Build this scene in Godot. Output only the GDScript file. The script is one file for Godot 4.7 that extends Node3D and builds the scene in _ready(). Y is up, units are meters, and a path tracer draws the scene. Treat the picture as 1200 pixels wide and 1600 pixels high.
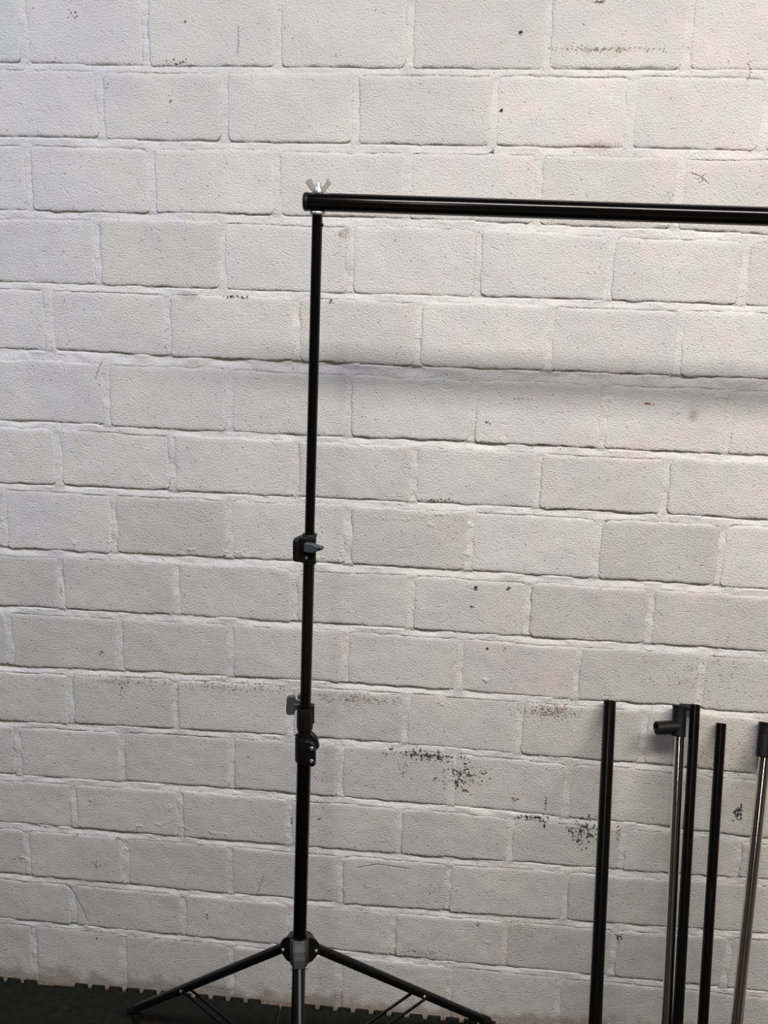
extends Node3D
# A black backdrop stand with its crossbar in front of a white painted brick wall, tubes leaning beside it, rubber mats.
# Wall plane z = 0, mat tops y = 0, x to the right along the wall, metres.

const TEX := 2048                       # wall textures: 2.1 m a side, about a millimetre a pixel
const TEX_M := 2.1
const TEX_X := -0.3                     # world x of the texture's left edge
const TEX_Y := 2.05                     # world y of its top edge
const X_LEFT := -2.41                   # the wall runs from one side wall to the other
const X_RIGHT := 3.81
const Y_TOP := 2.93
const MORE := 8                         # courses above the topmost one listed below

# bottom edges (mm) of the courses at x = -0.1, 0.3, 0.7, 1.1, 1.4
const BEDS := [[1981, 1981, 1981, 1981, 1981], [1859, 1857, 1857, 1858, 1860], [1740, 1738, 1736, 1736, 1737], [1617, 1619, 1617, 1609, 1600],
	[1494, 1491, 1490, 1489, 1488], [1372, 1369, 1366, 1365, 1365], [1238, 1235, 1233, 1231, 1230], [1116, 1117, 1116, 1115, 1113],
	[987, 989, 989, 987, 983], [866, 868, 867, 864, 861], [739, 745, 746, 742, 738], [617, 624, 624, 617, 609], [493, 498, 495, 486, 476],
	[379, 376, 376, 379, 382], [255, 251, 251, 254, 258], [143, 138, 132, 127, 123], [-16, -16, -16, -16, -16]]
# thickness of the bed joint under each of those edges, and how far it is raked back at its top (mm)
const JOINT := [12, 11, 13, 14, 12, 19, 13, 13, 15, 14, 13, 13, 14, 14, 14, 14, 10]
const RAKE := [1.6, 1.8, 1.8, 2.4, 2.4, 4.2, 3.4, 3.4, 3.8, 3.8, 3.8, 3.4, 3.2, 3.4, 3.2, 3.2, 3.0]
# upright joints (mm) of each course
const UPRIGHTS := [[-4, 211, 434, 657, 880, 1103], [126, 342, 569, 798, 1023, 1239], [-11, 212, 434, 657, 880, 1113], [109, 335, 561, 786, 1009, 1233],
	[10, 232, 468, 687, 914, 1138], [111, 343, 564, 788, 1020, 1236], [11, 234, 467, 685, 913, 1138], [-106, 115, 338, 568, 794, 1026, 1250],
	[2, 232, 466, 689, 909, 1135], [-112, 114, 339, 564, 786, 1009, 1240], [7, 225, 456, 686, 908, 1145], [-113, 108, 336, 559, 781, 1009, 1232],
	[0, 227, 455, 678, 904, 1125], [-110, 104, 329, 561, 785, 1021, 1240], [-15, 227, 459, 676, 905, 1130], [-109, 89, 329, 563, 795, 1025, 1250]]
# chips, specks and rubs in the paint: centre x, y, half width, half height (mm), how many, kind (0 brown specks, 1 rust brown rub, 2 red, 3 near black)
const WEAR := [[968,1886,92,4,60,0],[960,1956,13,2,14,0],[980,1738,33,6,40,1],[836,1910,3,4,10,3],[811,1792,3,2,8,3],[799,1727,4,2,8,3],[86,1933,11,11,7,3],[249,1800,4,2,5,2],[269,1860,18,8,14,3],
	[279,1923,2,2,3,3],[360,1477,23,3,18,3],[528,1473,5,4,6,3],[270,1474,22,6,16,1],[549,1588,12,12,22,1],[873,1314,16,2,7,2],[1098,1314,9,2,9,2],[815,1269,6,3,7,3],[720,1120,28,4,24,3],[1174,1296,3,11,5,1],
	[114,704,9,22,24,2],[122,720,105,12,70,0],[75,779,5,5,6,3],[0,905,3,10,8,0],[340,722,112,14,90,0],[586,713,82,12,90,0],[810,955,5,4,10,3],[870,958,4,4,8,3],[805,918,4,3,6,3],[837,835,2,3,5,3],[871,836,2,3,4,3],
	[967,715,53,17,150,0],[717,602,71,8,90,3],[801,563,39,39,80,3],[907,518,6,6,10,3],[969,514,2,14,12,3],[969,468,3,14,14,3],[949,481,34,4,34,3],[1043,456,30,30,80,3],[1115,462,5,24,16,0],[1337,524,11,19,34,3],
	[1136,221,8,8,18,3],[848,226,9,6,10,0],[-1,360,8,6,6,2],[91,360,6,5,8,2],[-137,293,31,6,9,2],[37,293,18,9,10,0],[277,193,2,9,6,3],[32,111,4,4,5,2],[517,442,3,3,5,3],[459,436,3,10,6,3],[1097,1661,5,8,3,0],
	[1146,1691,13,9,8,0],[775,547,76,6,26,0],[685,575,13,25,14,0],[641,405,42,18,10,0],[943,223,42,27,60,1],[731,143,60,16,60,0],[1245,801,116,51,60,0],[1281,637,77,60,60,0],[759,292,52,23,20,0]]
# lumps of paint and mortar standing proud: x, y, half width, half height (mm)
const LUMPS := [[410,1115,10,5],[453,1123,9,4],[477,1122,12,5],[331,998,14,9],[356,1003,16,10],[373,994,10,6],[246,991,10,5],[514,999,16,6],[551,996,18,7],[560,1011,8,10],[424,619,17,6],[755,720,20,9],[839,772,8,7],
	[707,1091,10,5],[720,1075,8,6],[846,1237,14,8],[1148,1304,9,9],[205,443,9,10],[112,336,9,7],[37,448,7,5],[-121,297,8,3],[791,1021,7,14],[792,1078,6,8],[105,1012,10,8],[-109,1033,8,18],[33,1004,8,6],[869,185,12,6],
	[615,234,12,8],[1205,1852,4,24],[657,1860,30,4],[955,1857,40,5],[1107,1616,40,4],[1172,1597,60,4],[135,396,20,5],[176,402,16,5],[237,401,18,6],[298,393,20,4],[-66,376,16,4],[349,487,14,3],[850,1234,8,5],[1222,1331,18,4],[1025,1318,12,4],[657,1084,60,3],[740,1096,20,3],[266,1004,12,4],[111,142,24,5],[89,124,18,4]]
# hairline cracks and scratches in the paint (mm)
const CRACKS := [[[368,1917],[368,1894],[367,1874]],[[-23,236],[-9,210],[4,186],[16,150]],[[105,1353],[98,1337],[92,1320]],[[400,300],[393,274],[384,247]],[[1128,1700],[1146,1693],[1160,1682]],[[599,338],[639,349],[705,344]],[[1201,1867],[1208,1855],[1204,1840]]]

var M := {}
var beds: Array = []                    # [five heights in metres], from the topmost edge down
var joints: Array = []
var rakes: Array = []
var courses: Array = []                 # upright joints in metres, per course
var n_low := FastNoiseLite.new()
var n_mid := FastNoiseLite.new()
var n_fine := FastNoiseLite.new()
var rng := RandomNumberGenerator.new()


func _ready() -> void:
	# ---- camera
	var cam := Camera3D.new()
	cam.name = "camera"
	cam.fov = 56.14231
	cam.near = 0.05
	cam.far = 60.0
	cam.transform = Transform3D(Basis(Vector3(-0.93414327, 0.33027134, 0.1352671).normalized(), 0.2691598), Vector3(0.78178, 1.5408, 1.72066))
	add_child(cam)
	cam.current = true
	# ---- environment and exposure: a closed room, lit by its ceiling lamps alone
	var env := Environment.new()
	env.background_mode = Environment.BG_COLOR
	env.background_color = Color(0.1, 0.1, 0.11)
	env.ambient_light_source = Environment.AMBIENT_SOURCE_DISABLED
	env.tonemap_mode = Environment.TONE_MAPPER_LINEAR
	env.tonemap_exposure = 1.03
	env.sdfgi_enabled = true
	env.ssao_enabled = true
	env.ssil_enabled = true
	var we := WorldEnvironment.new()
	we.name = "environment"
	we.environment = env
	add_child(we)
	# ---- lamps: [centre, size, colour, energy]
	make_materials()
	ceiling_light(Vector3(1.75, 2.86, 1.58), Vector2(2.6, 0.34), Color(1.0, 0.967, 0.936), 9.2, "long warm white strip lamp on the ceiling, parallel to the brick wall")
	ceiling_light(Vector3(-0.9, 2.86, 1.1), Vector2(1.0, 0.3), Color(0.76, 0.84, 1.0), 2.5, "short cool white ceiling lamp near the left wall")
	ceiling_light(Vector3(0.5, 2.86, 4.1), Vector2(0.16, 1.4), Color(1.0, 0.98, 0.95), 1.3, "narrow white ceiling lamp far back in the room, behind the camera")
	# ---- the setting
	rng.seed = 7
	setup_noise()
	setup_courses()
	build_wall()
	build_room()
	build_floor()
	# ---- the things
	build_stand()
	build_crossbar()
	build_tubes()


# ------------------------------------------------------------------ helpers: nodes

func tag(o: Node, label: String, category: String, group := "") -> void:
	o.set_meta("label", label)
	o.set_meta("category", category)
	if group != "":
		o.set_meta("group", group)


func thing(called: String, at: Vector3, label: String, category: String, group := "") -> Node3D:
	var o := Node3D.new()
	o.name = called
	o.position = at
	tag(o, label, category, group)
	add_child(o, true)
	return o


func put(called: String, mesh: Mesh, material: Material, parent: Node, at := Transform3D()) -> MeshInstance3D:
	var o := MeshInstance3D.new()
	o.name = called
	o.mesh = mesh
	o.material_override = material
	o.transform = at
	parent.add_child(o, true)
	return o


func commit(st: SurfaceTool) -> ArrayMesh:
	st.generate_normals()
	return st.commit()


func begin() -> SurfaceTool:
	var st := SurfaceTool.new()
	st.begin(Mesh.PRIMITIVE_TRIANGLES)
	return st


func frame(from: Vector3, to: Vector3) -> Transform3D:
	# y axis along the way from one point to the other, origin at the first
	var y := (to - from).normalized()
	var x := y.cross(Vector3.BACK)
	if x.length() < 0.05:
		x = y.cross(Vector3.RIGHT)
	x = x.normalized()
	return Transform3D(Basis(x, y, x.cross(y)), from)


# ------------------------------------------------------------------ helpers: shapes

func quad(st: SurfaceTool, a: Vector3, b: Vector3, c: Vector3, d: Vector3) -> void:
	# clockwise seen from the front
	for v in [a, b, c, a, c, d]:
		st.add_vertex(v)


func lathe(st: SurfaceTool, profile: Array, t: Transform3D, sides := 28) -> void:
	# profile: [radius, height] pairs; travelled so that the outside lies to the right of the way up
	var group := 1
	for k in profile.size() - 1:
		var p0: Vector2 = profile[k]
		var p1: Vector2 = profile[k + 1]
		if k > 0:
			var before: Vector2 = profile[k]
			var d0: Vector2 = (before - profile[k - 1]).normalized()
			var d1: Vector2 = (p1 - p0).normalized()
			if d0.dot(d1) < 0.8:
				group += 1
		st.set_smooth_group(group)
		for s in sides:
			var a0 := TAU * s / sides
			var a1 := TAU * (s + 1) / sides
			var u := Vector3(cos(a0), 0, sin(a0))
			var w := Vector3(cos(a1), 0, sin(a1))
			var q := [t * (u * p0.x + Vector3(0, p0.y, 0)), t * (u * p1.x + Vector3(0, p1.y, 0)), t * (w * p1.x + Vector3(0, p1.y, 0)), t * (w * p0.x + Vector3(0, p0.y, 0))]
			if p1.x > 1e-6:
				for v in [q[0], q[2], q[1]]:
					st.add_vertex(v)
			if p0.x > 1e-6:
				for v in [q[0], q[3], q[2]]:
					st.add_vertex(v)
	st.set_smooth_group(0)


func rod(from: Vector3, to: Vector3, r: float, bevel := 0.0012, sides := 28) -> ArrayMesh:
	# a solid round bar with softened ends
	var st := begin()
	var l := from.distance_to(to)
	lathe(st, [Vector2(0, 0), Vector2(r - bevel, 0), Vector2(r, bevel), Vector2(r, l - bevel), Vector2(r - bevel, l), Vector2(0, l)], frame(from, to), sides)
	return commit(st)


func pipe(from: Vector3, to: Vector3, r: float, wall := 0.0012, sides := 32, dent_at := -1.0, dent_towards := Vector3.ZERO, dent := 0.0) -> ArrayMesh:
	# an open tube with a wall; dent_at (metres from the first end) pushes its skin in on one side
	var st := begin()
	var l := from.distance_to(to)
	var t := frame(from, to)
	var e := 0.0006
	if dent_at < 0.0:
		lathe(st, [Vector2(r - wall, l * 0.5), Vector2(r - wall, e), Vector2(r - wall + e, 0), Vector2(r - e, 0), Vector2(r, e), Vector2(r, l - e), Vector2(r - e, l), Vector2(r - wall + e, l), Vector2(r - wall, l - e), Vector2(r - wall, l * 0.5)], t, sides)
		return commit(st)
	lathe(st, [Vector2(r - wall - 0.0015, l * 0.9), Vector2(r - wall, l - e), Vector2(r - wall + e, l), Vector2(r - e, l), Vector2(r, l - e)].map(func(v): return v), t, sides)
	var lo := t.basis.inverse() * dent_towards
	var aim := atan2(lo.z, lo.x)
	var hs := [0.0]
	for k in 61:
		hs.append(clampf(dent_at + (k - 30) * 0.004, 0.0, l - e))
	hs.append(l - e)
	st.set_smooth_group(9)
	for k in hs.size() - 1:
		for s in sides:
			var q := []
			for c in [[s, k], [s + 1, k], [s + 1, k + 1], [s, k + 1]]:
				var a: float = TAU * c[0] / sides
				var y: float = hs[c[1]]
				var d := angle_difference(a, aim)
				var along: float = (y - dent_at) / (0.012 if y > dent_at else 0.06)
				var rr := r - dent * exp(-d * d * 1.2) * exp(-along * along)
				q.append(t * Vector3(cos(a) * rr, y, sin(a) * rr))
			for v in [q[0], q[1], q[2], q[0], q[2], q[3]]:
				st.add_vertex(v)
	st.set_smooth_group(0)
	return commit(st)


func prism(st: SurfaceTool, outline: PackedVector2Array, y0: float, y1: float, t: Transform3D, bevel := 0.001) -> void:
	# an outline in (x, z) of t, drawn up along y, with softened edges above and below
	var p := outline
	var turned_over := t.basis.determinant() < 0.0
	if Geometry2D.is_polygon_clockwise(p):
		p.reverse()
	var inner := p
	if bevel > 0.0:
		var shrunk := Geometry2D.offset_polygon(p, -bevel, Geometry2D.JOIN_MITER)
		if shrunk.size() == 1 and shrunk[0].size() == p.size():
			inner = shrunk[0]
			if Geometry2D.is_polygon_clockwise(inner):
				inner.reverse()
			var first := 0
			for k in inner.size():
				if inner[k].distance_squared_to(p[0]) < inner[first].distance_squared_to(p[0]):
					first = k
			var turned := PackedVector2Array()
			for k in inner.size():
				turned.append(inner[(first + k) % inner.size()])
			inner = turned
	var rings := [[inner, y0], [p, y0 + bevel], [p, y1 - bevel], [inner, y1]]
	var n := p.size()
	for k in 3:
		st.set_smooth_group(k + 1 if n > 12 else 4294967295)
		for i in n:
			var j := (i + 1) % n
			var lo: PackedVector2Array = rings[k][0]
			var hi: PackedVector2Array = rings[k + 1][0]
			var a := t * Vector3(lo[i].x, rings[k][1], lo[i].y)
			var b := t * Vector3(lo[j].x, rings[k][1], lo[j].y)
			var c := t * Vector3(hi[j].x, rings[k + 1][1], hi[j].y)
			var d := t * Vector3(hi[i].x, rings[k + 1][1], hi[i].y)
			for v in ([a, b, c, a, c, d] if not turned_over else [a, c, b, a, d, c]):
				st.add_vertex(v)
	st.set_smooth_group(4294967295)
	var tri := Geometry2D.triangulate_polygon(inner)
	for k in range(0, tri.size(), 3):
		var a := inner[tri[k]]
		var b := inner[tri[k + 1]]
		var c := inner[tri[k + 2]]
		if ((b - a).cross(c - a) < 0.0) != turned_over:
			var s := b
			b = c
			c = s
		for v in [a, b, c]:
			st.add_vertex(t * Vector3(v.x, y1, v.y))
		for v in [a, c, b]:
			st.add_vertex(t * Vector3(v.x, y0, v.y))
	st.set_smooth_group(0)


func rounded(hx: float, hz: float, r: float, at := Vector2.ZERO, n := 5) -> PackedVector2Array:
	var out := PackedVector2Array()
	for c in [[1, 1, 0.0], [-1, 1, PI / 2], [-1, -1, PI], [1, -1, PI * 1.5]]:
		for k in n + 1:
			var a: float = c[2] + PI / 2 * k / n
			out.append(at + Vector2(c[0] * (hx - r), c[1] * (hz - r)) + Vector2(cos(a), sin(a)) * r)
	return out


func ball_cap(st: SurfaceTool, at: Vector3, towards: Vector3, r: float, high: float) -> void:
	# a button head: washer, rounded head with a socket
	lathe(st, [Vector2(0, 0), Vector2(r, 0), Vector2(r, high * 0.35), Vector2(r * 0.9, high * 0.7), Vector2(r * 0.66, high), Vector2(r * 0.42, high), Vector2(r * 0.36, high * 0.5), Vector2(0, high * 0.5)], frame(at, at + towards), 16)


func bolt(at: Vector3, towards: Vector3, r: float, high: float) -> ArrayMesh:
	var st := begin()
	ball_cap(st, at, towards, r, high)
	return commit(st)


func slab(a: Vector3, b: Vector3) -> ArrayMesh:
	# a plain box between two corners, for the room's shell
	var st := begin()
	var c := (a + b) * 0.5
	var h := ((b - a) * 0.5).abs()
	prism(st, PackedVector2Array([Vector2(h.x, h.z), Vector2(-h.x, h.z), Vector2(-h.x, -h.z), Vector2(h.x, -h.z)]), -h.y, h.y, Transform3D(Basis(), c), 0.002)
	return commit(st)


# ------------------------------------------------------------------ materials

func plain(color: Color, rough: float, metal := 0.0, spec := 0.5) -> StandardMaterial3D:
	var m := StandardMaterial3D.new()
	m.albedo_color = color.linear_to_srgb()
	m.roughness = rough
	m.metallic = metal
	m.metallic_specular = spec
	return m


func make_materials() -> void:
	M.gloss_black = plain(Color(0.0022, 0.0022, 0.0026), 0.14, 0.0, 0.42)
	M.tube_black = plain(Color(0.0018, 0.0018, 0.0022), 0.22, 0.0, 0.4)
	M.satin_black = plain(Color(0.0035, 0.0035, 0.0038), 0.3, 0.0, 0.35)
	M.plastic = plain(Color(0.006, 0.0063, 0.0066), 0.45, 0.0, 0.35)
	M.plastic_grey = plain(Color(0.036, 0.036, 0.037), 0.55, 0.0, 0.4)
	M.plastic_front = plain(Color(0.075, 0.075, 0.076), 0.6, 0.0, 0.35)
	M.knob = plain(Color(0.05, 0.061, 0.067), 0.5, 0.0, 0.45)
	M.zinc = plain(Color(0.5, 0.49, 0.46), 0.42, 1.0)
	M.chrome = plain(Color(0.74, 0.72, 0.7), 0.13, 1.0)
	M.rubber = plain(Color(0.008, 0.008, 0.008), 0.8, 0.0, 0.3)
	M.room = plain(Color(0.1, 0.08, 0.062), 0.9)
	M.ceiling = plain(Color(0.1, 0.09, 0.08), 0.9)
	M.housing = plain(Color(0.7, 0.7, 0.7), 0.5)
	var grit := FastNoiseLite.new()
	grit.seed = 5
	grit.frequency = 0.05
	var grit_tex := NoiseTexture2D.new()
	grit_tex.width = 512
	grit_tex.height = 512
	grit_tex.seamless = true
	grit_tex.noise = grit
	var ramp := Gradient.new()
	ramp.set_color(0, Color(0.09, 0.065, 0.045).linear_to_srgb())
	ramp.set_color(1, Color(0.3, 0.24, 0.19).linear_to_srgb())
	grit_tex.color_ramp = ramp
	M.dust = plain(Color.WHITE, 0.95)
	M.dust.albedo_texture = grit_tex
	M.dust.uv1_triplanar = true
	M.dust.uv1_scale = Vector3(4, 4, 4)
	M.mat = plain(Color.WHITE, 0.75, 0.0, 0.25)
	M.mat.albedo_texture = ImageTexture.create_from_image(mat_print())
	make_wall_paint()


func ceiling_light(at: Vector3, size: Vector2, color: Color, energy: float, label: String) -> void:
	var t := thing("ceiling_light", at, label, "ceiling light")
	var st := begin()
	prism(st, rounded(size.x / 2 + 0.02, size.y / 2 + 0.02, 0.01), 0.005, 0.06, Transform3D(), 0.003)
	put("housing", commit(st), M.housing, t)
	var glow := plain(Color(0.8, 0.8, 0.8), 0.4)
	glow.emission_enabled = true
	glow.emission = color
	glow.emission_energy_multiplier = 2.0
	st = begin()
	prism(st, rounded(size.x / 2, size.y / 2, 0.008), -0.006, 0.006, Transform3D(), 0.002)
	put("diffuser", commit(st), glow, t)
	var l := AreaLight3D.new()
	l.name = "lamp"
	l.area_size = size
	l.area_normalize_energy = true
	l.light_color = color
	l.light_energy = energy
	l.shadow_enabled = true
	l.set("area_range", 12.0)
	l.set("area_attenuation", 2.0)
	l.rotation.x = -PI / 2
	l.position.y = -0.012
	t.add_child(l, true)


func setup_noise() -> void:
	n_low.seed = 3
	n_low.frequency = 7.0
	n_low.noise_type = FastNoiseLite.TYPE_SIMPLEX_SMOOTH
	n_mid.seed = 11
	n_mid.frequency = 30.0
	n_mid.noise_type = FastNoiseLite.TYPE_SIMPLEX_SMOOTH
	n_fine.seed = 23
	n_fine.frequency = 95.0
	n_fine.noise_type = FastNoiseLite.TYPE_SIMPLEX_SMOOTH


# ------------------------------------------------------------------ wall paint

func make_wall_paint() -> void:
	var r := RandomNumberGenerator.new()
	r.seed = 41
	var tone := FastNoiseLite.new()          # soft unevenness of the paint
	tone.seed = 2
	tone.frequency = 0.006
	tone.fractal_octaves = 4
	var tones := tone.get_image(TEX, TEX, false, false, false).get_data()
	var tint := FastNoiseLite.new()          # patches that have yellowed or greyed
	tint.seed = 19
	tint.frequency = 0.011
	tint.fractal_octaves = 3
	var tints := tint.get_image(TEX, TEX, false, false, false).get_data()
	var rough := FastNoiseLite.new()         # roller stipple
	rough.seed = 9
	rough.frequency = 0.33
	rough.fractal_octaves = 2
	rough.fractal_gain = 0.55
	var stipple := rough.get_image(TEX, TEX, false, false, false).get_data()
	var color := PackedByteArray()
	color.resize(TEX * TEX * 3)
	var i := 0
	for k in TEX * TEX:
		var v := (tones[k] - 128) >> 4
		var d := v + ((stipple[k] - 128) >> 4)
		color[i] = 230 + d + ((tints[k] - 128) >> 5)
		color[i + 1] = 228 + d
		color[i + 2] = 224 + d - (v >> 1)
		i += 3
	var height := PackedByteArray()
	height.resize(TEX * TEX)
	for k in TEX * TEX:
		height[k] = 64 + (stipple[k] >> 1)
	# lumps and pits of the paint film
	for k in 9000:
		var x := r.randi_range(4, TEX - 5)
		var y := r.randi_range(4, TEX - 5)
		dab(height, 1, x, y, r.randf_range(1.2, 3.0), [r.randf_range(110, 170)], 0.8) if k % 3 else dab(height, 1, x, y, r.randf_range(0.8, 1.8), [r.randf_range(10, 60)], 0.8)
	for k in 700:
		# short scratches and creases
		var x := r.randf_range(10, TEX - 40)
		var y := r.randf_range(10, TEX - 40)
		var a := r.randf_range(-0.4, 0.4) if k % 3 else r.randf_range(1.0, 2.0)
		var n := r.randi_range(5, 16)
		for s in n:
			dab(height, 1, int(x + cos(a) * s), int(y + sin(a) * s), 0.9, [25.0], 0.6)
			a += r.randf_range(-0.15, 0.15)
	# tiny dark specks all over, thicker low on the wall
	for k in 5200:
		var y := int(TEX * pow(r.randf(), 0.6))
		var x := r.randi_range(0, TEX - 1)
		var dark := r.randf_range(0.35, 0.75)
		speck(color, height, x, y, r.randf_range(0.5, 1.25), [95.0, 82.0, 70.0], dark)
	var ink := [[88.0, 66.0, 52.0], [120.0, 78.0, 58.0], [128.0, 52.0, 45.0], [28.0, 27.0, 33.0]]
	for w in WEAR:
		for k in int(w[4] * (1.1 if w[5] == 3 else 1.5)):
			var g := Vector2(r.randfn(0.0, 0.5), r.randfn(0.0, 0.5))
			var px := int((w[0] * 0.001 + g.x * w[2] * 0.001 - TEX_X) / TEX_M * TEX)
			var py := int((TEX_Y - w[1] * 0.001 - g.y * w[3] * 0.001) / TEX_M * TEX)
			if w[5] == 3 and w[4] > 30 and k % 5 == 0:
				var a := r.randf() * TAU               # a flake: a short ragged patch
				for s in r.randi_range(3, 8):
					dab(color, 3, px + int(cos(a) * s * 1.6), py + int(sin(a) * s * 1.6), r.randf_range(0.9, 2.0), ink[3], 0.85)
					a += r.randf_range(-0.7, 0.7)
			speck(color, height, px, py, r.randf_range(0.6, 1.9 if w[5] == 3 else 1.3), ink[w[5]], r.randf_range(0.45, 0.95) * (0.4 if w[5] == 1 else 1.0))
		if w[5] == 1 or w[4] > 55:
			# a faint rubbed halo of dirt
			for k in 14:
				var px := int((w[0] * 0.001 + r.randfn(0.0, 0.4) * w[2] * 0.001 - TEX_X) / TEX_M * TEX)
				var py := int((TEX_Y - w[1] * 0.001 - r.randfn(0.0, 0.4) * w[3] * 0.001) / TEX_M * TEX)
				dab(color, 3, px, py, r.randf_range(5, 12), [190.0, 178.0, 166.0], 0.12)
	# grime kicked up along the foot of the wall, in ragged patches
	for py in range(int((TEX_Y - 0.09) / TEX_M * TEX), TEX):
		var up := TEX_Y - (py + 0.5) * TEX_M / TEX
		for px in TEX:
			var at := py * TEX + px
			var f := (tones[(at * 3) % (TEX * TEX)] + tints[at] + (stipple[at] >> 1) - 250.0) / 190.0 + 0.5 - up / 0.034
			if f > 0.0:
				f = minf(f * 0.55, 0.42) * (0.55 + (stipple[at] & 127) / 127.0 * 0.9)
				color[at * 3] = int(lerpf(color[at * 3], 128.0, f))
				color[at * 3 + 1] = int(lerpf(color[at * 3 + 1], 108.0, f))
				color[at * 3 + 2] = int(lerpf(color[at * 3 + 2], 90.0, f))
	for l in LUMPS:
		var px := int((l[0] * 0.001 - TEX_X) / TEX_M * TEX)
		var py := int((TEX_Y - l[1] * 0.001) / TEX_M * TEX)
		for k in 10:
			dab(height, 1, px + int(r.randfn(0, 0.4) * l[2]), py + int(r.randfn(0, 0.4) * l[3]), r.randf_range(2.0, 4.0), [r.randf_range(150, 235)], 0.8)
	for line in CRACKS:
		for k in line.size() - 1:
			var a := Vector2(line[k][0], line[k][1])
			var b := Vector2(line[k + 1][0], line[k + 1][1])
			for s in int(a.distance_to(b)):
				var q := a.lerp(b, s / a.distance_to(b)) * 0.001
				var px := int((q.x - TEX_X) / TEX_M * TEX + 0.8 * sin(s * 0.9))
				var py := int((TEX_Y - q.y) / TEX_M * TEX)
				dab(height, 1, px, py, 1.0, [0.0], 0.85)
				dab(color, 3, px, py, 0.8, [120.0, 110.0, 100.0], 0.45)
	var img := Image.create_from_data(TEX, TEX, false, Image.FORMAT_RGB8, color)
	var bump := Image.create_from_data(TEX, TEX, false, Image.FORMAT_L8, height)
	var paint := StandardMaterial3D.new()
	paint.albedo_texture = ImageTexture.create_from_image(img)
	paint.roughness = 0.6
	paint.metallic_specular = 0.35
	paint.heightmap_enabled = true
	paint.heightmap_texture = ImageTexture.create_from_image(bump)
	paint.heightmap_scale = 0.38
	M.paint = paint
	# the bricks differ a little in how the paint took
	M.bricks = []
	for c in [Color(0.985, 0.985, 0.984), Color(0.975, 0.974, 0.972), Color(0.995, 0.99, 0.987), Color(0.965, 0.962, 0.956), Color(0.962, 0.958, 0.948), Color(0.945, 0.94, 0.928), Color(0.972, 0.96, 0.95), Color(0.935, 0.932, 0.922)]:
		var m := paint.duplicate()
		m.albedo_color = c
		M.bricks.append(m)


func dab(a: PackedByteArray, channels: int, x: int, y: int, r: float, to: Array, share: float) -> void:
	var n := int(ceil(r))
	for dy in range(-n, n + 1):
		for dx in range(-n, n + 1):
			var px := x + dx
			var py := y + dy
			if px < 0 or py < 0 or px >= TEX or py >= TEX:
				continue
			var f := 1.0 - (dx * dx + dy * dy) / (r * r + 0.3)
			if f <= 0.0:
				continue
			f *= share
			var at := (py * TEX + px) * channels
			for c in channels:
				a[at + c] = int(a[at + c] + (to[c] - a[at + c]) * f)


func speck(color: PackedByteArray, height: PackedByteArray, x: int, y: int, r: float, to: Array, share: float) -> void:
	dab(color, 3, x, y, r, to, share)
	dab(color, 3, x + (x * 7 + y) % 3 - 1, y + (y * 5 + x) % 3 - 1, r * 0.8, to, share)
	dab(height, 1, x, y, r, [30.0], 0.6)


func mat_print() -> Image:
	# dark rubber with faint scuffs and swirls
	var n := 1024
	var soft := FastNoiseLite.new()
	soft.seed = 31
	soft.frequency = 0.02
	soft.fractal_octaves = 5
	var s := soft.get_image(n, n, false, false, false).get_data()
	var a := PackedByteArray()
	a.resize(n * n * 3)
	for k in n * n:
		var v := (s[k] - 128) >> 4
		a[k * 3] = 27 + v
		a[k * 3 + 1] = 28 + v
		a[k * 3 + 2] = 24 + v
	var img := Image.create_from_data(n, n, false, Image.FORMAT_RGB8, a)
	var r := RandomNumberGenerator.new()
	r.seed = 77
	for k in 90:
		var c := Vector2(r.randf() * n, r.randf() * n)
		var rad := r.randf_range(20, 60)
		var from := r.randf() * TAU
		var span := r.randf_range(0.6, 2.4)
		var shade := r.randf_range(0.02, 0.07)
		for q in int(span * rad):
			var p := c + Vector2.from_angle(from + q / rad) * rad
			if p.x >= 0 and p.y >= 0 and p.x < n - 1 and p.y < n - 1:
				for o in 2:
					var was := img.get_pixel(int(p.x), int(p.y) + o)
					img.set_pixel(int(p.x), int(p.y) + o, was + Color(shade, shade * 0.95, shade * 0.8))
	for k in 500:
		var x := r.randi_range(0, n - 2)
		var y := r.randi_range(0, n - 2)
		img.set_pixel(x, y, Color(0.32, 0.27, 0.22))
	return img


# ------------------------------------------------------------------ the brick wall

func setup_courses() -> void:
	for k in MORE:
		var up := 0.1235 * (MORE - k)
		beds.append(BEDS[0].map(func(v): return v * 0.001 + up))
		joints.append(0.012)
		rakes.append(0.0018)
		var us := []
		for q in 6:
			us.append((110 if (MORE - k) % 2 == 1 else -2) * 0.001 + q * 0.224)
		courses.append(us)
	for k in BEDS.size():
		beds.append(BEDS[k].map(func(v): return v * 0.001))
		joints.append(JOINT[k] * 0.001)
		rakes.append(RAKE[k] * 0.001)
		if k < UPRIGHTS.size():
			courses.append(UPRIGHTS[k].map(func(v): return v * 0.001))
	for us in courses:
		while us[0] > X_LEFT:
			us.push_front(us[0] - 0.2245)
		while us[-1] < X_RIGHT:
			us.push_back(us[-1] + 0.2245)


func bed(k: int, x: float) -> float:
	var b: Array = beds[k]
	var at := [-0.1, 0.3, 0.7, 1.1, 1.4]
	if x <= at[0]:
		return b[0]
	for i in 4:
		if x <= at[i + 1]:
			return lerpf(b[i], b[i + 1], smoothstep(at[i], at[i + 1], x))
	return b[4]


func joint_at(k: int, x: float) -> float:
	# thickness of the bed joint: it swells and thins along its length
	return joints[k] * (1.0 + 0.22 * n_low.get_noise_2d(x * 0.8, (k - MORE + 3) * 3.7))


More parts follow.
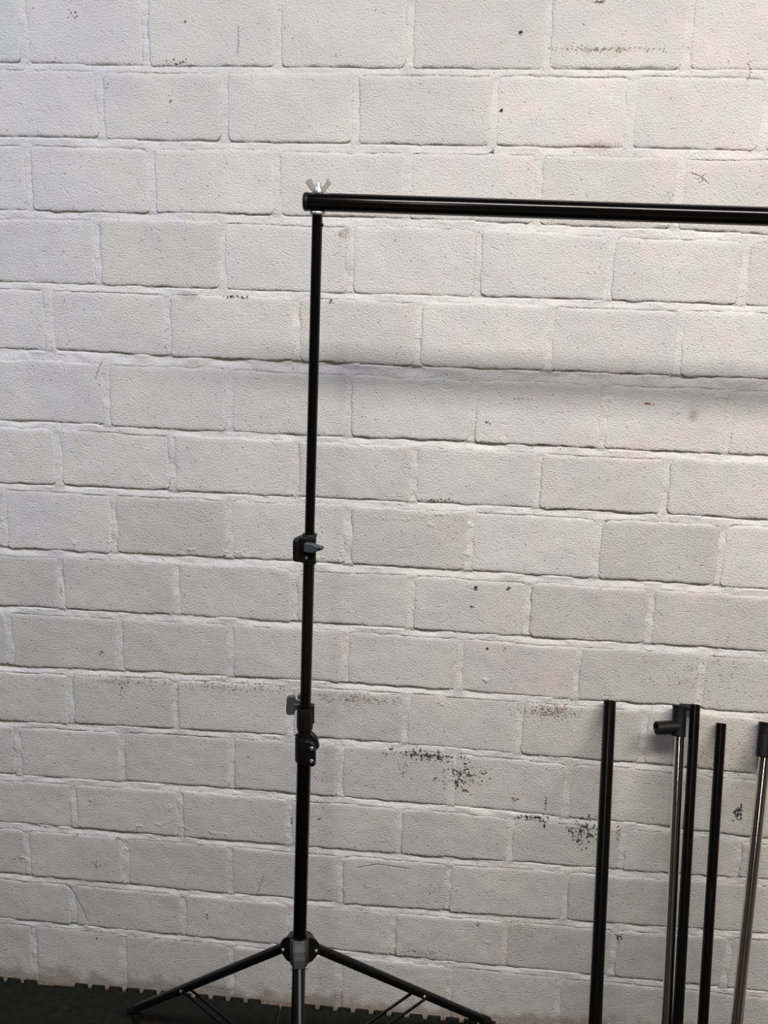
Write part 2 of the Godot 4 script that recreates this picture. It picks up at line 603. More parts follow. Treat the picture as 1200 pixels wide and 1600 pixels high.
func from_upright(x: float, k: int) -> float:
	# how far x is from the nearest upright joint of the course under bed edge k
	var us: Array = courses[mini(k, courses.size() - 1)]
	var d := 1.0
	for u in us:
		d = minf(d, absf(x - u))
	return d


func mortar_z(x: float, y: float, k: int, inside: float) -> float:
	# k: the bed edge next above y; inside: distance from the nearest upright joint
	var t := joint_at(k, x)
	var s := (bed(k, x) - y) / t
	var lumps := 0.0009 * n_mid.get_noise_2d(x, y) + 0.0004 * n_fine.get_noise_2d(x, y)
	var fill := n_low.get_noise_2d(x * 1.3 + 9.0, y * 1.7)            # here and there the joint was filled flush
	var deep: float = rakes[k] * clampf(0.85 + 1.9 * fill, 0.05, 2.2)
	if s < 1.15:
		var ramp := clampf(s, 0.0, 1.15) / 1.15
		return lerpf(-deep, -0.0006, ramp * ramp * (3.0 - 2.0 * ramp)) + lumps
	return lerpf(-0.0006, -0.0009 - 0.0022 * fill, smoothstep(1.15, 1.7, s)) + lumps - 0.006 * smoothstep(0.0085, 0.014, inside) * smoothstep(1.05, 1.5, s)


func grid_mesh(p: PackedVector3Array, nx: int, ny: int) -> ArrayMesh:
	# p: rows of nx points, y rising with the row; smooth, mapped flat on the wall
	var nrm := PackedVector3Array()
	var uv := PackedVector2Array()
	var idx := PackedInt32Array()
	nrm.resize(p.size())
	uv.resize(p.size())
	for j in ny:
		for i in nx:
			var a := j * nx + i
			var dx := p[j * nx + mini(i + 1, nx - 1)] - p[j * nx + maxi(i - 1, 0)]
			var dy := p[mini(j + 1, ny - 1) * nx + i] - p[maxi(j - 1, 0) * nx + i]
			var c := dx.cross(dy)
			nrm[a] = c.normalized() if c.length_squared() > 1e-16 else Vector3.BACK
			uv[a] = Vector2((p[a].x - TEX_X) / TEX_M, absf(TEX_Y - p[a].y) / TEX_M)
			if i < nx - 1 and j < ny - 1:
				idx.append_array([a, a + nx, a + nx + 1, a, a + nx + 1, a + 1])
	var arrays := []
	arrays.resize(Mesh.ARRAY_MAX)
	arrays[Mesh.ARRAY_VERTEX] = p
	arrays[Mesh.ARRAY_NORMAL] = nrm
	arrays[Mesh.ARRAY_TEX_UV] = uv
	arrays[Mesh.ARRAY_INDEX] = idx
	var m := ArrayMesh.new()
	m.add_surface_from_arrays(Mesh.PRIMITIVE_TRIANGLES, arrays)
	return m


func spread(length: float, step: float) -> PackedFloat32Array:
	# distances across a brick, close together at both edges
	var edge := [0.0, 0.0, 0.0012, 0.003, 0.006]
	var n := int(round((length - 0.02) / step))
	var out := PackedFloat32Array()
	for e in edge:
		out.append(e)
	for k in n + 1:
		out.append(0.01 + (length - 0.02) * k / n)
	for k in 5:
		out.append(length - edge[4 - k])
	return out


func close_by(mid: float, c: int) -> bool:
	# in the photograph, or a brick or so beyond its edges
	return mid > -0.5 and mid < 1.75 and c >= MORE - 1


func brick_mesh(x0: float, x1: float, c: int) -> ArrayMesh:
	var mid := (x0 + x1) * 0.5
	var seen := close_by(mid, c)
	var hash := absi(int(round(x0 * 1000.0)) * 31 + (c - MORE + 3) * 977)
	var face := 0.0006 + 0.0008 * sin(hash * 1.7)
	var tilt := 0.012 * sin(hash * 0.37)
	var lean := 0.004 * sin(hash * 0.91)
	var xs := spread(x1 - x0, 0.0055 if seen else 0.045)
	var y_mid := (bed(c, mid) - joint_at(c, mid) + bed(c + 1, mid)) * 0.5
	var ys := spread(0.11, 0.0055 if seen else 0.03)
	var nx := xs.size()
	var ny := ys.size()
	var up_by := 0.0016 * sin(hash * 0.83)
	var low_by := 0.0012 * sin(hash * 1.31)
	var turn := 0.007 * sin(hash * 2.17)
	var round_r := 0.009 + 0.006 * absf(sin(hash * 0.53))
	var p := PackedVector3Array()
	p.resize(nx * ny)
	for j in ny:
		for i in nx:
			var dx := minf(xs[i], xs[nx - 1] - xs[i])
			var dy := minf(ys[j], ys[ny - 1] - ys[j])
			var ex := dx
			var ey := dy
			if dx < round_r and dy < round_r:      # round the corner off
				var a := 1.0 - dx / round_r
				var b := 1.0 - dy / round_r
				ex = round_r * (1.0 - a * sqrt(1.0 - b * b * 0.5))
				ey = round_r * (1.0 - b * sqrt(1.0 - a * a * 0.5))
			var x := x0 + (ex if xs[i] < xs[nx - 1] * 0.5 else (x1 - x0) - ex)
			var top := bed(c, x) - joint_at(c, x) + up_by + turn * (x - mid)
			var bottom := bed(c + 1, x) + low_by + turn * (x - mid)
			var f := (ey if ys[j] < 0.055 else 0.11 - ey) / 0.11
			var y := lerpf(bottom, top, f)
			# ragged arris
			var near := exp(-minf(dx, dy) / 0.006)
			x += near * (0.0034 * n_mid.get_noise_2d(x * 0.7, y * 0.9 + 40.0) + 0.0012 * n_fine.get_noise_2d(x, y + 40.0))
			y += near * (0.0034 * n_mid.get_noise_2d(x * 0.7 + 40.0, y * 0.9) + 0.0014 * n_fine.get_noise_2d(x + 40.0, y))
			var z := face + tilt * (y - y_mid) + lean * (x - mid)
			z += 0.0009 * n_low.get_noise_2d(x * 2.0, y * 2.0 + c - MORE + 3) + 0.0004 * n_mid.get_noise_2d(x, y + 7.0)
			var d := minf(ex, ey)
			if i == 0 or j == 0 or i == nx - 1 or j == ny - 1:
				z = -0.016
			else:
				# softly rounded over by the paint, more so along the top
				var rr := 0.0085 if ey <= ex and ys[j] > 0.055 else 0.0055
				if d < rr:
					var q := (rr - d) / rr
					z -= 0.003 * (1.0 - sqrt(1.0 - q * q))
			p[j * nx + i] = Vector3(x, y, z)
	return grid_mesh(p, nx, ny)


func build_wall() -> void:
	# the mortar bed is the wall's own skin; the bricks stand in it
	var xs := PackedFloat32Array()
	var x := X_LEFT - 0.02
	while x < X_RIGHT:
		xs.append(x)
		x += 0.0045 if x > -0.32 and x < 1.6 else 0.02
	xs.append(X_RIGHT + 0.02)
	var ys := PackedFloat32Array()
	var y := -0.014
	while y < Y_TOP:
		ys.append(y)
		y += 0.0026 if y < 2.05 else 0.005
	ys.append(Y_TOP)
	var nx := xs.size()
	var p := PackedVector3Array()
	p.resize(nx * ys.size())
	for i in nx:
		var k := beds.size() - 1
		var last := -1
		var inside := 0.0
		for j in ys.size():
			while k > 0 and bed(k, xs[i]) < ys[j]:
				k -= 1
			# bed(k) is now the lowest edge at or above this height
			if k != last:
				last = k
				inside = from_upright(xs[i], k)
			p[j * nx + i] = Vector3(xs[i], ys[j], mortar_z(xs[i], ys[j], k, inside))
	var wall := put("wall_back", grid_mesh(p, nx, ys.size()), M.paint, self)
	wall.set_meta("kind", "structure")
	var core := put("core", slab(Vector3(-2.4, -0.15, -0.26), Vector3(3.8, 3.2, -0.02)), M.paint, wall)
	core.set_meta("kind", "structure")
	var far := begin()
	for c in courses.size():
		var us: Array = courses[c]
		for q in us.size() - 1:
			var g := 0.0052 + 0.0012 * sin(us[q] * 11.0 + c * 1.9)
			var from := maxf(us[q] + g, X_LEFT)
			var to := minf(us[q + 1] - g, X_RIGHT)
			if to - from < 0.04:
				continue
			var m := brick_mesh(from, to, c)
			if not close_by((from + to) * 0.5, c):
				far.append_from(m, 0, Transform3D())
				continue
			var tone := (q * 7 + c * 5 + (q * c) % 3) % 4 + (4 if c > MORE + 6 + q % 2 else 0)
			put("brick", m, M.bricks[tone], wall).set_meta("kind", "structure")
	# the same wall goes on outside the picture
	put("brickwork", far.commit(), M.bricks[0], wall).set_meta("kind", "stuff")


func build_room() -> void:
	var shell := [["wall_left", Vector3(-2.6, -0.15, -0.26), Vector3(-2.4, 3.2, 5.2), M.room], ["wall_right", Vector3(3.8, -0.15, -0.26), Vector3(4.0, 3.2, 5.2), M.room],
		["wall_front", Vector3(-2.6, -0.15, 5.2), Vector3(4.0, 3.2, 5.4), M.room], ["ceiling", Vector3(-2.6, 2.92, -0.26), Vector3(4.0, 3.1, 5.4), M.ceiling]]
	for s in shell:
		put(s[0], slab(s[1], s[2]), s[3], self).set_meta("kind", "structure")


func mat_outline(s: float) -> PackedVector2Array:
	# a square mat; T-shaped tabs along the edge that faces the wall (z = 0), small gaps to the next mats elsewhere
	var pts := PackedVector2Array()
	pts.append(Vector2(s - 0.0006, s - 0.0006))
	pts.append(Vector2(0.0006, s - 0.0006))
	pts.append(Vector2(0.0006, 0.0))
	var n := 13
	for k in n:
		var c := s * (k + 0.5) / n
		if k == 0 or k == n - 1:
			continue
		for v in [[-0.0085, 0.0], [-0.0085, -0.0042], [-0.0137, -0.0052], [-0.0142, -0.0105], [-0.0128, -0.0118], [0.0128, -0.0118], [0.0142, -0.0105], [0.0137, -0.0052], [0.0085, -0.0042], [0.0085, 0.0]]:
			pts.append(Vector2(c + v[0], v[1]))
	pts.append(Vector2(s - 0.0006, 0.0))
	return pts


func build_floor() -> void:
	var floor_ := put("floor", slab(Vector3(-2.6, -0.16, -0.26), Vector3(4.0, -0.012, 5.4)), M.dust, self)
	floor_.set_meta("kind", "structure")
	var st := begin()
	var s := 0.5
	prism(st, mat_outline(s), -0.012, 0.0, Transform3D(), 0.0007)
	var tabbed := flat_uv(commit(st), s)
	st = begin()
	prism(st, PackedVector2Array([Vector2(0.0006, 0.0006), Vector2(s - 0.0006, 0.0006), Vector2(s - 0.0006, s - 0.0006), Vector2(0.0006, s - 0.0006)]), -0.012, 0.0, Transform3D(), 0.0007)
	var square := flat_uv(commit(st), s)
	for row in 4:
		for col in 6:
			var at := Vector3(-1.06 + col * s + 0.004 * sin(col * 3.0), 0.0, 0.021 + row * s + 0.0015 * sin(col * 2.0))
			put("mat_tile", tabbed if row == 0 else square, M.mat, floor_, Transform3D(Basis(), at)).set_meta("kind", "structure")


func flat_uv(m: ArrayMesh, s: float) -> ArrayMesh:
	var a := m.surface_get_arrays(0)
	var v: PackedVector3Array = a[Mesh.ARRAY_VERTEX]
	var uv := PackedVector2Array()
	for p in v:
		uv.append(Vector2(p.x / s, p.z / s))
	a[Mesh.ARRAY_TEX_UV] = uv
	var out := ArrayMesh.new()
	out.add_surface_from_arrays(Mesh.PRIMITIVE_TRIANGLES, a)
	return out


# ------------------------------------------------------------------ the backdrop stand

func pole_at(y: float) -> Vector3:
	return Vector3(0.5275 + (y - 0.367) * 0.0183, y, 0.285)


func build_stand() -> void:
	var base := pole_at(0.0)
	var t := thing("backdrop_stand", base, "black telescopic tripod stand with clamps, standing on the mats and carrying the crossbar", "stand")
	var P := func(y: float) -> Vector3: return pole_at(y) - base
	# tubes
	put("upper_pole", pipe(P.call(1.09), P.call(1.6115), 0.0077), M.tube_black, t)
	put("middle_pole", pipe(P.call(0.74), P.call(1.115), 0.0091), M.gloss_black, t)
	put("lower_pole", pipe(P.call(0.055), P.call(0.765), 0.0119), M.gloss_black, t)
	# spigot, washer and wing nut that hold the bar
	var st := begin()
	lathe(st, [Vector2(0, 1.607), Vector2(0.0105, 1.607), Vector2(0.0112, 1.6085), Vector2(0.0112, 1.6105), Vector2(0.0105, 1.6118), Vector2(0, 1.6118)], Transform3D(Basis(), P.call(0.0) + Vector3(0.0295, 0, 0)), 28)
	put("washer", commit(st), M.zinc, t)
	put("rivet", bolt(P.call(1.593) + Vector3(0.0074, 0, 0.002), Vector3(1, 0, 0.2), 0.0025, 0.0018), M.plastic, t)
	var nut_at: Vector3 = P.call(1.6376) + Vector3(0.0006, 0, 0)
	st = begin()
	lathe(st, [Vector2(0, -0.001), Vector2(0.0072, -0.001), Vector2(0.0074, 0.0012), Vector2(0.0058, 0.0062), Vector2(0.005, 0.0078), Vector2(0, 0.0078)], Transform3D(Basis(), nut_at), 24)
	var nut := put("wing_nut", commit(st), M.zinc, t)
	for s in [-1.0, 1.0]:
		var wing := PackedVector2Array([Vector2(0.0035, 0.0005), Vector2(0.0082, 0.0006), Vector2(0.0135, 0.0068), Vector2(0.0184, 0.0132), Vector2(0.018, 0.0152), Vector2(0.0126, 0.0186), Vector2(0.0108, 0.018), Vector2(0.0068, 0.0108), Vector2(0.0042, 0.0062)])
		for k in wing.size():
			wing[k] = Vector2(wing[k].x * s, wing[k].y)
		st = begin()
		prism(st, wing, -0.0012, 0.0012, Transform3D(Basis(Vector3.RIGHT, Vector3.BACK, Vector3.UP).rotated(Vector3.UP, 0.35), nut_at), 0.0006)
		put("wing", commit(st), M.zinc, nut)
	st = begin()
	lathe(st, [Vector2(0, 0.0), Vector2(0.0036, 0.0), Vector2(0.0036, 0.0125), Vector2(0.0031, 0.0134), Vector2(0, 0.0134)], Transform3D(Basis(), nut_at), 18)
	put("bolt_end", commit(st), M.zinc, nut)
	stand_upper_clamp(t, P)
	stand_collar(t, P)
	stand_lower_clamp(t, P)
	stand_legs(t, base)


func hull(points: Array) -> PackedVector2Array:
	# circles [x, z, r] wrapped in one outline
	var all := PackedVector2Array()
	for c in points:
		for k in 20:
			all.append(Vector2(c[0], c[1]) + Vector2.from_angle(TAU * k / 20) * c[2])
	var h := Geometry2D.convex_hull(all)
	h.remove_at(h.size() - 1)
	return h


func wing_knob(parent: Node3D, at: Vector3, stem: Vector3, along: Vector3, length: float, wide: float, thick: float) -> MeshInstance3D:
	# a plastic T-shaped thumb knob: a stem and a waisted wing across its end
	var st := begin()
	var y := along.normalized()
	var x := stem.normalized()
	var f := Transform3D(Basis(x, y, x.cross(y).normalized()), at)
	var w := PackedVector2Array()
	for s in [[-0.5, 0.5], [-0.46, 0.86], [-0.3, 1.0], [0.3, 1.0], [0.46, 0.86], [0.5, 0.5]]:
		w.append(Vector2(wide * s[1] * 0.5, length * s[0]))
	for s in [[0.5, 0.5], [0.3, 0.35], [0.17, -0.45], [-0.17, -0.45], [-0.3, 0.35], [-0.5, 0.5]]:
		w.append(Vector2(wide * (s[1] - 1.0) * 0.5, length * s[0]))
	# the outline lies in the plane of stem and wing, extruded across it
	prism(st, w, -thick / 2, thick / 2, f * Transform3D(Basis(Vector3.RIGHT, Vector3.BACK, Vector3.UP), Vector3.ZERO), 0.0012)
	return put("knob", commit(st), M.knob, parent)


func stand_upper_clamp(t: Node3D, P: Callable) -> void:
	var lo: Vector3 = P.call(1.083)
	var st := begin()
	# sleeve round the pole and an ear that reaches to the left and forward
	prism(st, hull([[0, 0, 0.0115], [-0.009, 0.006, 0.0075], [0.0055, 0.006, 0.0062]]), 0.0, 0.042, Transform3D(Basis(), lo), 0.002)
	var cl := put("upper_clamp", commit(st), M.plastic, t)
	st = begin()
	prism(st, rounded(0.0185, 0.0195, 0.007), -0.0045, 0.0045, Transform3D(Basis(Vector3.BACK, Vector3.LEFT, Vector3.UP).rotated(Vector3.UP, -0.35), lo + Vector3(-0.0125, 0.0215, 0.003)), 0.0012)
	put("clamp_ear", commit(st), M.plastic, cl)
	st = begin()
	lathe(st, [Vector2(0.0085, -0.0035), Vector2(0.0108, -0.0035), Vector2(0.0112, -0.0025), Vector2(0.0112, 0.0), Vector2(0.0085, 0.001)], Transform3D(Basis(), lo + Vector3(0.0012, 0, 0.001)), 28)
	put("lip", commit(st), M.plastic, cl)
	st = begin()
	lathe(st, [Vector2(0.0078, 0.0415), Vector2(0.0118, 0.0415), Vector2(0.0116, 0.0435), Vector2(0.0105, 0.0448), Vector2(0.0078, 0.0448)], Transform3D(Basis(), lo + Vector3(0.001, 0, 0)), 28)
	put("lip", commit(st), M.plastic, cl)
	put("bolt", bolt(lo + Vector3(-0.002, 0.0088, 0.0127), Vector3(-0.1, 0, 1), 0.0031, 0.0016), M.zinc, cl)
	# grey wing of the thumb screw, pointing right and a little forward
	st = begin()
	var wing := PackedVector2Array([Vector2(-0.0125, -0.0055), Vector2(-0.01, -0.0078), Vector2(0.0025, -0.0082), Vector2(0.0055, -0.0064), Vector2(0.0145, -0.0018), Vector2(0.0185, -0.0008), Vector2(0.0196, 0.0012), Vector2(0.0186, 0.0036), Vector2(0.008, 0.0054), Vector2(0.0025, 0.0072), Vector2(-0.008, 0.0078), Vector2(-0.0115, 0.006)])
	prism(st, wing, -0.004, 0.006, Transform3D(Basis(Vector3.RIGHT, Vector3.BACK, Vector3.UP).rotated(Vector3.UP, -0.22), lo + Vector3(0.0078, 0.028, 0.0185)), 0.0018)
	lathe(st, [Vector2(0.0058, 0.0), Vector2(0.0058, 0.009), Vector2(0, 0.009)], frame(lo + Vector3(-0.0005, 0.028, 0.008), lo + Vector3(0.0005, 0.028, 0.02)), 18)
	var kn := put("knob", commit(st), M.knob, cl)
	st = begin()
	lathe(st, [Vector2(0, 0), Vector2(0.0022, 0), Vector2(0.0022, 0.0012), Vector2(0, 0.0012)], frame(lo + Vector3(0.0205, 0.0285, 0.0274), lo + Vector3(0.0207, 0.0285, 0.04)), 14)
	put("knob_hole", commit(st), M.plastic, kn)


func stand_collar(t: Node3D, P: Callable) -> void:
	var st := begin()
	var lo: Vector3 = P.call(0.788)
	lathe(st, [Vector2(0.0093, 0.041), Vector2(0.0105, 0.0428), Vector2(0.0118, 0.0428), Vector2(0.0125, 0.041), Vector2(0.0134, 0.028), Vector2(0.0136, 0.008), Vector2(0.0132, 0.004), Vector2(0.0118, 0.003), Vector2(0.0112, -0.016), Vector2(0.009, -0.016)].duplicate().map(func(v): return v), Transform3D(Basis(), lo), 32)
	var c := put("collar", flipped(commit(st)), M.plastic, t)
	st = begin()
	prism(st, rounded(0.0055, 0.005, 0.002), 0.012, 0.046, Transform3D(Basis(), lo + Vector3(0.0095, 0, -0.004)), 0.0015)
	put("spine", commit(st), M.plastic, c)
	# grey thumb wing to the left, its stem and a bright bolt end behind it
	wing_knob(c, lo + Vector3(-0.0225, 0.0425, -0.004), Vector3(-1, 0, 0.25), Vector3(0.05, 1, 0), 0.034, 0.018, 0.006)
	put("stem", rod(lo + Vector3(-0.02, 0.043, -0.005), lo + Vector3(-0.006, 0.043, -0.008), 0.0045), M.knob, c)
	st = begin()
	lathe(st, [Vector2(0, 0), Vector2(0.0042, 0), Vector2(0.0042, 0.007), Vector2(0.003, 0.009), Vector2(0, 0.009)], frame(lo + Vector3(-0.0105, 0.052, -0.012), lo + Vector3(-0.0095, 0.064, -0.009)), 16)
	put("bolt", commit(st), M.zinc, c)


func flipped(m: ArrayMesh) -> ArrayMesh:
	# the same skin seen from the other side (for profiles given from the top down)
	var a := m.surface_get_arrays(0)
	var v: PackedVector3Array = a[Mesh.ARRAY_VERTEX]
	var n: PackedVector3Array = a[Mesh.ARRAY_NORMAL]
	for k in range(0, v.size(), 3):
		var s := v[k + 1]
		v[k + 1] = v[k + 2]
		v[k + 2] = s
		var s2 := n[k + 1]
		n[k + 1] = n[k + 2]
		n[k + 2] = s2
	for k in n.size():
		n[k] = -n[k]
	a[Mesh.ARRAY_VERTEX] = v
	a[Mesh.ARRAY_NORMAL] = n
	var out := ArrayMesh.new()
	out.add_surface_from_arrays(Mesh.PRIMITIVE_TRIANGLES, a)
	return out


func stand_lower_clamp(t: Node3D, P: Callable) -> void:
	var lo: Vector3 = P.call(0.7325)
	var st := begin()
	lathe(st, [Vector2(0.0115, 0.0), Vector2(0.0138, 0.0), Vector2(0.0152, 0.0022), Vector2(0.0152, 0.044), Vector2(0.0146, 0.0462), Vector2(0.0128, 0.0462), Vector2(0.0118, 0.044), Vector2(0.0092, 0.0435)], Transform3D(Basis(), lo), 36)
	var c := put("lower_clamp", commit(st), M.plastic, t)
	# two-bolt ear to the right and forward, curled lever behind its top
	st = begin()
	prism(st, PackedVector2Array([Vector2(0.004, 0.0), Vector2(0.018, -0.0005), Vector2(0.0215, 0.003), Vector2(0.0215, 0.034), Vector2(0.019, 0.0405), Vector2(0.014, 0.0445), Vector2(0.004, 0.0445)]), -0.004, 0.004, Transform3D(Basis(Vector3.RIGHT, Vector3.BACK, Vector3.UP).rotated(Vector3.UP, -0.15), lo + Vector3(0.0005, 0, 0.0115)), 0.0015)
	put("clamp_ear", commit(st), M.plastic, c)
	st = begin()
	prism(st, PackedVector2Array([Vector2(0.004, 0.022), Vector2(0.0235, 0.026), Vector2(0.0255, 0.03), Vector2(0.0232, 0.0405), Vector2(0.0195, 0.0485), Vector2(0.0138, 0.0535), Vector2(0.011, 0.0545), Vector2(0.0095, 0.05), Vector2(0.004, 0.045)]), -0.0055, 0.0045, Transform3D(Basis(Vector3.RIGHT, Vector3.BACK, Vector3.UP).rotated(Vector3.UP, -0.1), lo + Vector3(0.0006, 0, 0.001)), 0.0018)
	put("lever", commit(st), M.plastic, c)
	for y in [0.0105, 0.0335]:
		put("bolt", bolt(lo + Vector3(0.0158, y, 0.0185 - (0.0 if y > 0.02 else 0.0)), Vector3(0.1, 0.05, 1), 0.0038, 0.0022), M.zinc, c)


func stand_legs(t: Node3D, base: Vector3) -> void:
	# hub: a sleeve on the pole with three clevis lobes
	var hub_at := pole_at(0.366) - base
	var st := begin()
	lathe(st, [Vector2(0.0119, -0.03), Vector2(0.0165, -0.03), Vector2(0.0175, -0.027), Vector2(0.0175, 0.018), Vector2(0.016, 0.021), Vector2(0.0119, 0.021)], Transform3D(Basis(), hub_at), 32)
	var hub := put("hub", commit(st), M.plastic_grey, t)
	var feet := [Vector3(0.139, 0.021, 0.094), Vector3(0.8795, 0.0215, 0.036), Vector3(0.598, 0.021, 0.685)]
	var slider_y := 0.08
	st = begin()
	lathe(st, [Vector2(0.0119, -0.014), Vector2(0.0175, -0.014), Vector2(0.019, -0.012), Vector2(0.019, 0.012), Vector2(0.0175, 0.014), Vector2(0.0119, 0.014)], Transform3D(Basis(), pole_at(slider_y) - base), 32)
	var slider := put("slider", commit(st), M.plastic, t)
	for k in 3:
		var foot: Vector3 = feet[k] - base
		var out := Vector3(foot.x - hub_at.x, 0, foot.z - hub_at.z).normalized()
		var side := out.cross(Vector3.UP).normalized()
		var pivot: Vector3 = hub_at + out * 0.027 + Vector3(0, -0.009, 0)
		# lobe: a pair of cheeks and the web between them, in the leg's own upright plane
		var lobe := PackedVector2Array([Vector2(0.008, -0.03), Vector2(0.02, -0.0285), Vector2(0.031, -0.019), Vector2(0.0345, -0.009), Vector2(0.033, 0.004), Vector2(0.028, 0.0125), Vector2(0.0205, 0.0195), Vector2(0.013, 0.0225), Vector2(0.008, 0.023)])
		if k == 2:
			for i in lobe.size():
				lobe[i].y = maxf(lobe[i].y, -0.0245)
			lobe.remove_at(1)
		for s in [-1.0, 1.0]:
			st = begin()
			prism(st, lobe, -0.0018, 0.0018, Transform3D(Basis(out, side, Vector3.UP), hub_at + side * s * 0.0102), 0.001)
			put("cheek", commit(st), M.plastic if k < 2 else M.plastic_grey, hub)
		st = begin()
		prism(st, PackedVector2Array([Vector2(0.01, 0.004), Vector2(0.0305, 0.004), Vector2(0.0275, 0.0118), Vector2(0.02, 0.0188), Vector2(0.0128, 0.0218), Vector2(0.01, 0.022)]), -0.009, 0.009, Transform3D(Basis(out, side, Vector3.UP), hub_at), 0.001)
		if k == 2:
			prism(st, PackedVector2Array([Vector2(0.024, -0.0165), Vector2(0.0345, -0.0165), Vector2(0.036, -0.015), Vector2(0.036, 0.001), Vector2(0.0345, 0.0045), Vector2(0.024, 0.0045)]), -0.0095, 0.0095, Transform3D(Basis(out, side, Vector3.UP), hub_at), 0.001)
		put("web", commit(st), M.plastic_grey if k < 2 else M.plastic_front, hub)
		if k == 2:
			pivot += Vector3(0, -0.012, 0)
		for s in [-1.0, 1.0]:
			put("bolt", bolt(pivot + side * s * 0.0118, side * s, 0.0035, 0.0026), M.zinc, hub)
		# the leg, its rubber end and the little block it stands on
		var dir := (foot - pivot).normalized()
		var leg := put("leg", pipe(pivot + dir * 0.002, foot - dir * 0.012, 0.0088), M.satin_black, t)
		st = begin()
		var ln := 0.028
		lathe(st, [Vector2(0.0088, 0.0), Vector2(0.0094, 0.0), Vector2(0.0097, 0.002), Vector2(0.0097, ln - 0.005), Vector2(0.0086, ln - 0.0016), Vector2(0.006, ln), Vector2(0, ln)], frame(foot - dir * 0.022, foot + dir), 26)
		put("end_cap", commit(st), M.rubber, leg)
		var knee: Vector3 = pivot.lerp(foot, 0.66)
		var pad: Vector3 = pivot.lerp(foot, 0.965 if k != 1 else 0.9)
		st = begin()
		lathe(st, [Vector2(0, -pad.y), Vector2(0.008, -pad.y), Vector2(0.0085, -pad.y + 0.002), Vector2(0.006, -0.004), Vector2(0, -0.002)], Transform3D(Basis(), pad), 20)
		put("rubber_foot", commit(st), M.rubber, leg)
		# pair of flat braces down to the slider
		var grip: Vector3 = pole_at(slider_y) - base + out * 0.019
		knee = pivot.lerp(foot, 0.62 if k == 0 else 0.585)
		for s in [-1.0, 1.0]:
			var a: Vector3 = knee + side * s * 0.0105 + Vector3(0, -0.002, 0) - dir * (0.006 if s < 0 else -0.006)
			var b: Vector3 = grip + side * s * 0.0105 + Vector3(0, 0.006 if s < 0 else -0.006, 0)
			st = begin()
			var f := frame(a, b)
			prism(st, rounded(0.0026, 0.0016, 0.0008), -0.004, a.distance_to(b) + 0.004, f, 0.0004)
			put("brace", commit(st), M.satin_black, t)
			put("bolt", bolt(knee + side * s * 0.0105, side * s, 0.0034, 0.0024), M.zinc, leg)
	put("foot_plug", rod(pole_at(0.045) - base, pole_at(0.06) - base, 0.0125), M.plastic, t)


# ------------------------------------------------------------------ crossbar and leaning tubes

func build_crossbar() -> void:
	var c := pole_at(1.6249)
	var dir := Vector3(1.0, -0.0113, 0.0).normalized()
	var left := c - dir * 0.0205
	var t := thing("crossbar", left, "long glossy black round bar running level from the stand's top to the right", "bar")
	put("tube", pipe(Vector3.ZERO + dir * 0.002, dir * 1.75, 0.0130, 0.0015, 40), M.gloss_black, t)
	var st := begin()
	lathe(st, [Vector2(0, 0.0), Vector2(0.0112, 0.0), Vector2(0.0128, 0.0014), Vector2(0.0131, 0.003), Vector2(0.0131, 0.007), Vector2(0.0128, 0.0075)], frame(Vector3.ZERO, dir), 36)
	put("end_plug", commit(st), M.plastic, t)


func leaning(called: String, top: Vector3, foot: Vector3, r: float, material: Material, label: String, group: String, dent := -1.0) -> Node3D:
	# the foot's lowest edge rests on the mat, the top's back edge on the wall
	var dir := (top - foot).normalized()
	foot.y = r * Vector2(dir.x, dir.z).length()
	var t := thing(called, foot, label, "tube", group)
	put("tube", pipe(Vector3.ZERO, top - foot, r, 0.0013, 36, dent, Vector3(-0.25, 0.2, 1), 0.0035), material, t)
	return t


func build_tubes() -> void:
	var g := "tubes leaning against the wall"
	leaning("black_tube", Vector3(1.0733, 0.7501, 0.014), Vector3(1.042, 0, 0.42), 0.0116, M.tube_black, "black tube leaning on the wall by itself, leftmost and thickest of the black ones", g)
	leaning("black_tube", Vector3(1.2314, 0.7532, 0.0135), Vector3(1.182, 0, 0.39), 0.0093, M.tube_black, "black tube leaning close against the right side of the chrome tube with the side arm", g)
	leaning("black_tube", Vector3(1.2828, 0.7186, 0.0135), Vector3(1.235, 0, 0.34), 0.0094, M.tube_black, "shorter black tube with a dent halfway down, between a black and a chrome tube", g, 0.5)
	# chrome tubes with black joint fittings on top
	var t := leaning("chrome_tube", Vector3(1.2065, 0.715, 0.0175), Vector3(1.171, 0, 0.37), 0.0098, M.chrome, "chrome tube topped by a black T-joint whose arm points left", g)
	fitting(t, Vector3(1.2025, 0.7500, 0.0162) - t.position, true)
	t = leaning("chrome_tube", Vector3(1.368, 0.7, 0.0175), Vector3(1.27, 0, 0.37), 0.0104, M.chrome, "chrome tube with a black cap fitting, at the right edge beyond the dented black tube", g)
	fitting(t, Vector3(1.3645, 0.7265, 0.0162) - t.position, false)


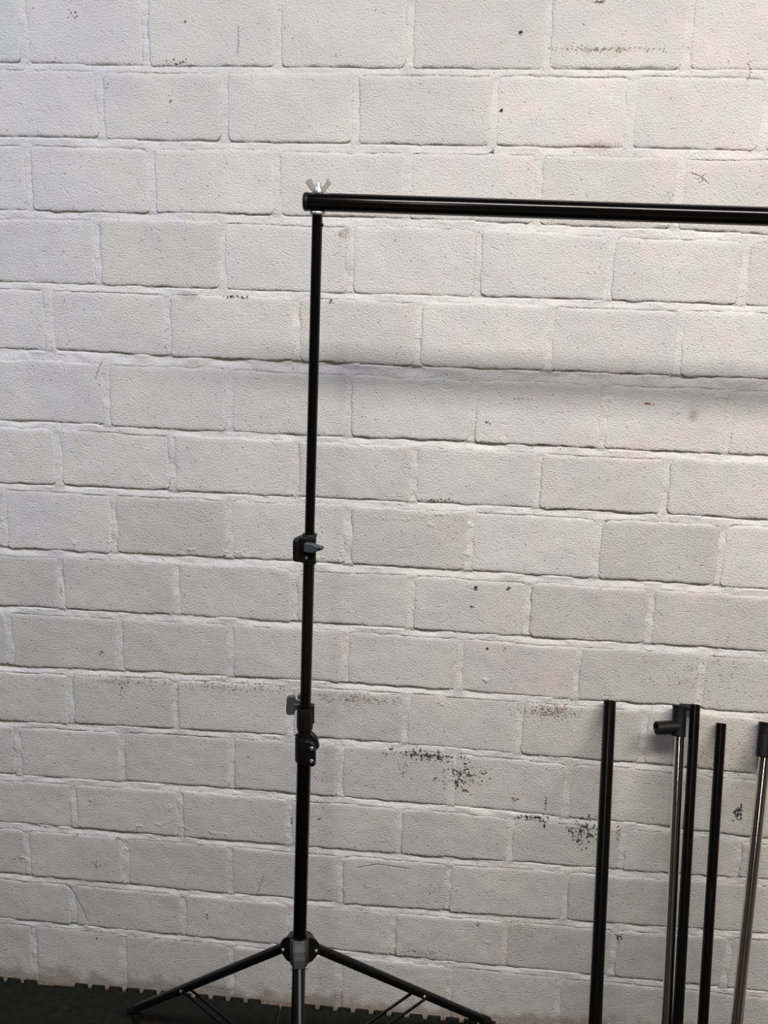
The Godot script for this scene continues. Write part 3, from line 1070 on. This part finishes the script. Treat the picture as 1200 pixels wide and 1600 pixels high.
func fitting(t: Node3D, top: Vector3, arm: bool) -> void:
	var tube: MeshInstance3D = t.get_child(0)
	var box := tube.mesh.get_aabb()
	var axis: Vector3 = (top - Vector3.ZERO).normalized()
	var st := begin()
	var r := 0.0128 if arm else 0.0138
	var l := 0.057 if arm else 0.064
	var f := frame(top - axis * l, top)
	var prof := [Vector2(0.0095, 0.0), Vector2(r - 0.0012, 0.0), Vector2(r, 0.0015)]
	for k in 3:
		var y := l - 0.0215 + k * 0.0042
		prof.append_array([Vector2(r, y), Vector2(r - 0.0009, y + 0.0006), Vector2(r - 0.0009, y + 0.0012), Vector2(r, y + 0.0018)])
	prof.append_array([Vector2(r, l - 0.004), Vector2(r + 0.0006, l - 0.003), Vector2(r + 0.0006, l - 0.0006), Vector2(r, l), Vector2(0.0, l)])
	lathe(st, prof, f, 36)
	var fit := put("joint_fitting", commit(st), M.plastic, t)
	fit.set_meta("label", "black plastic joint fitting")
	st = begin()
	if arm:
		# hollow arm to the left, slightly towards the room
		var root := top - axis * 0.039
		var tip := root + Vector3(-0.044, -0.0005, 0.011)
		var ft := frame(root, tip)
		var n := root.distance_to(tip)
		lathe(st, [Vector2(0.0, 0.0), Vector2(0.0128, 0.0), Vector2(0.0128, n - 0.0012), Vector2(0.0118, n), Vector2(0.0102, n), Vector2(0.0096, n - 0.001), Vector2(0.0096, n - 0.026), Vector2(0, n - 0.026)], ft, 32)
		put("arm", commit(st), M.plastic, fit)
		st = begin()
		prism(st, rounded(0.011, 0.008, 0.003), -0.006, -0.0005, Transform3D(Basis(), top + Vector3(0.0125, -0.0005, -0.005)), 0.0008)
		put("tab", commit(st), M.plastic, fit)
	else:
		var root := top - axis * 0.034
		var tip := root + Vector3(0.05, 0, 0.012)
		var n := root.distance_to(tip)
		lathe(st, [Vector2(0.0, 0.0), Vector2(0.0122, 0.0), Vector2(0.0122, n - 0.0012), Vector2(0.0112, n), Vector2(0.0098, n), Vector2(0.0092, n - 0.02), Vector2(0, n - 0.02)], frame(root, tip), 32)
		put("arm", commit(st), M.plastic, fit)
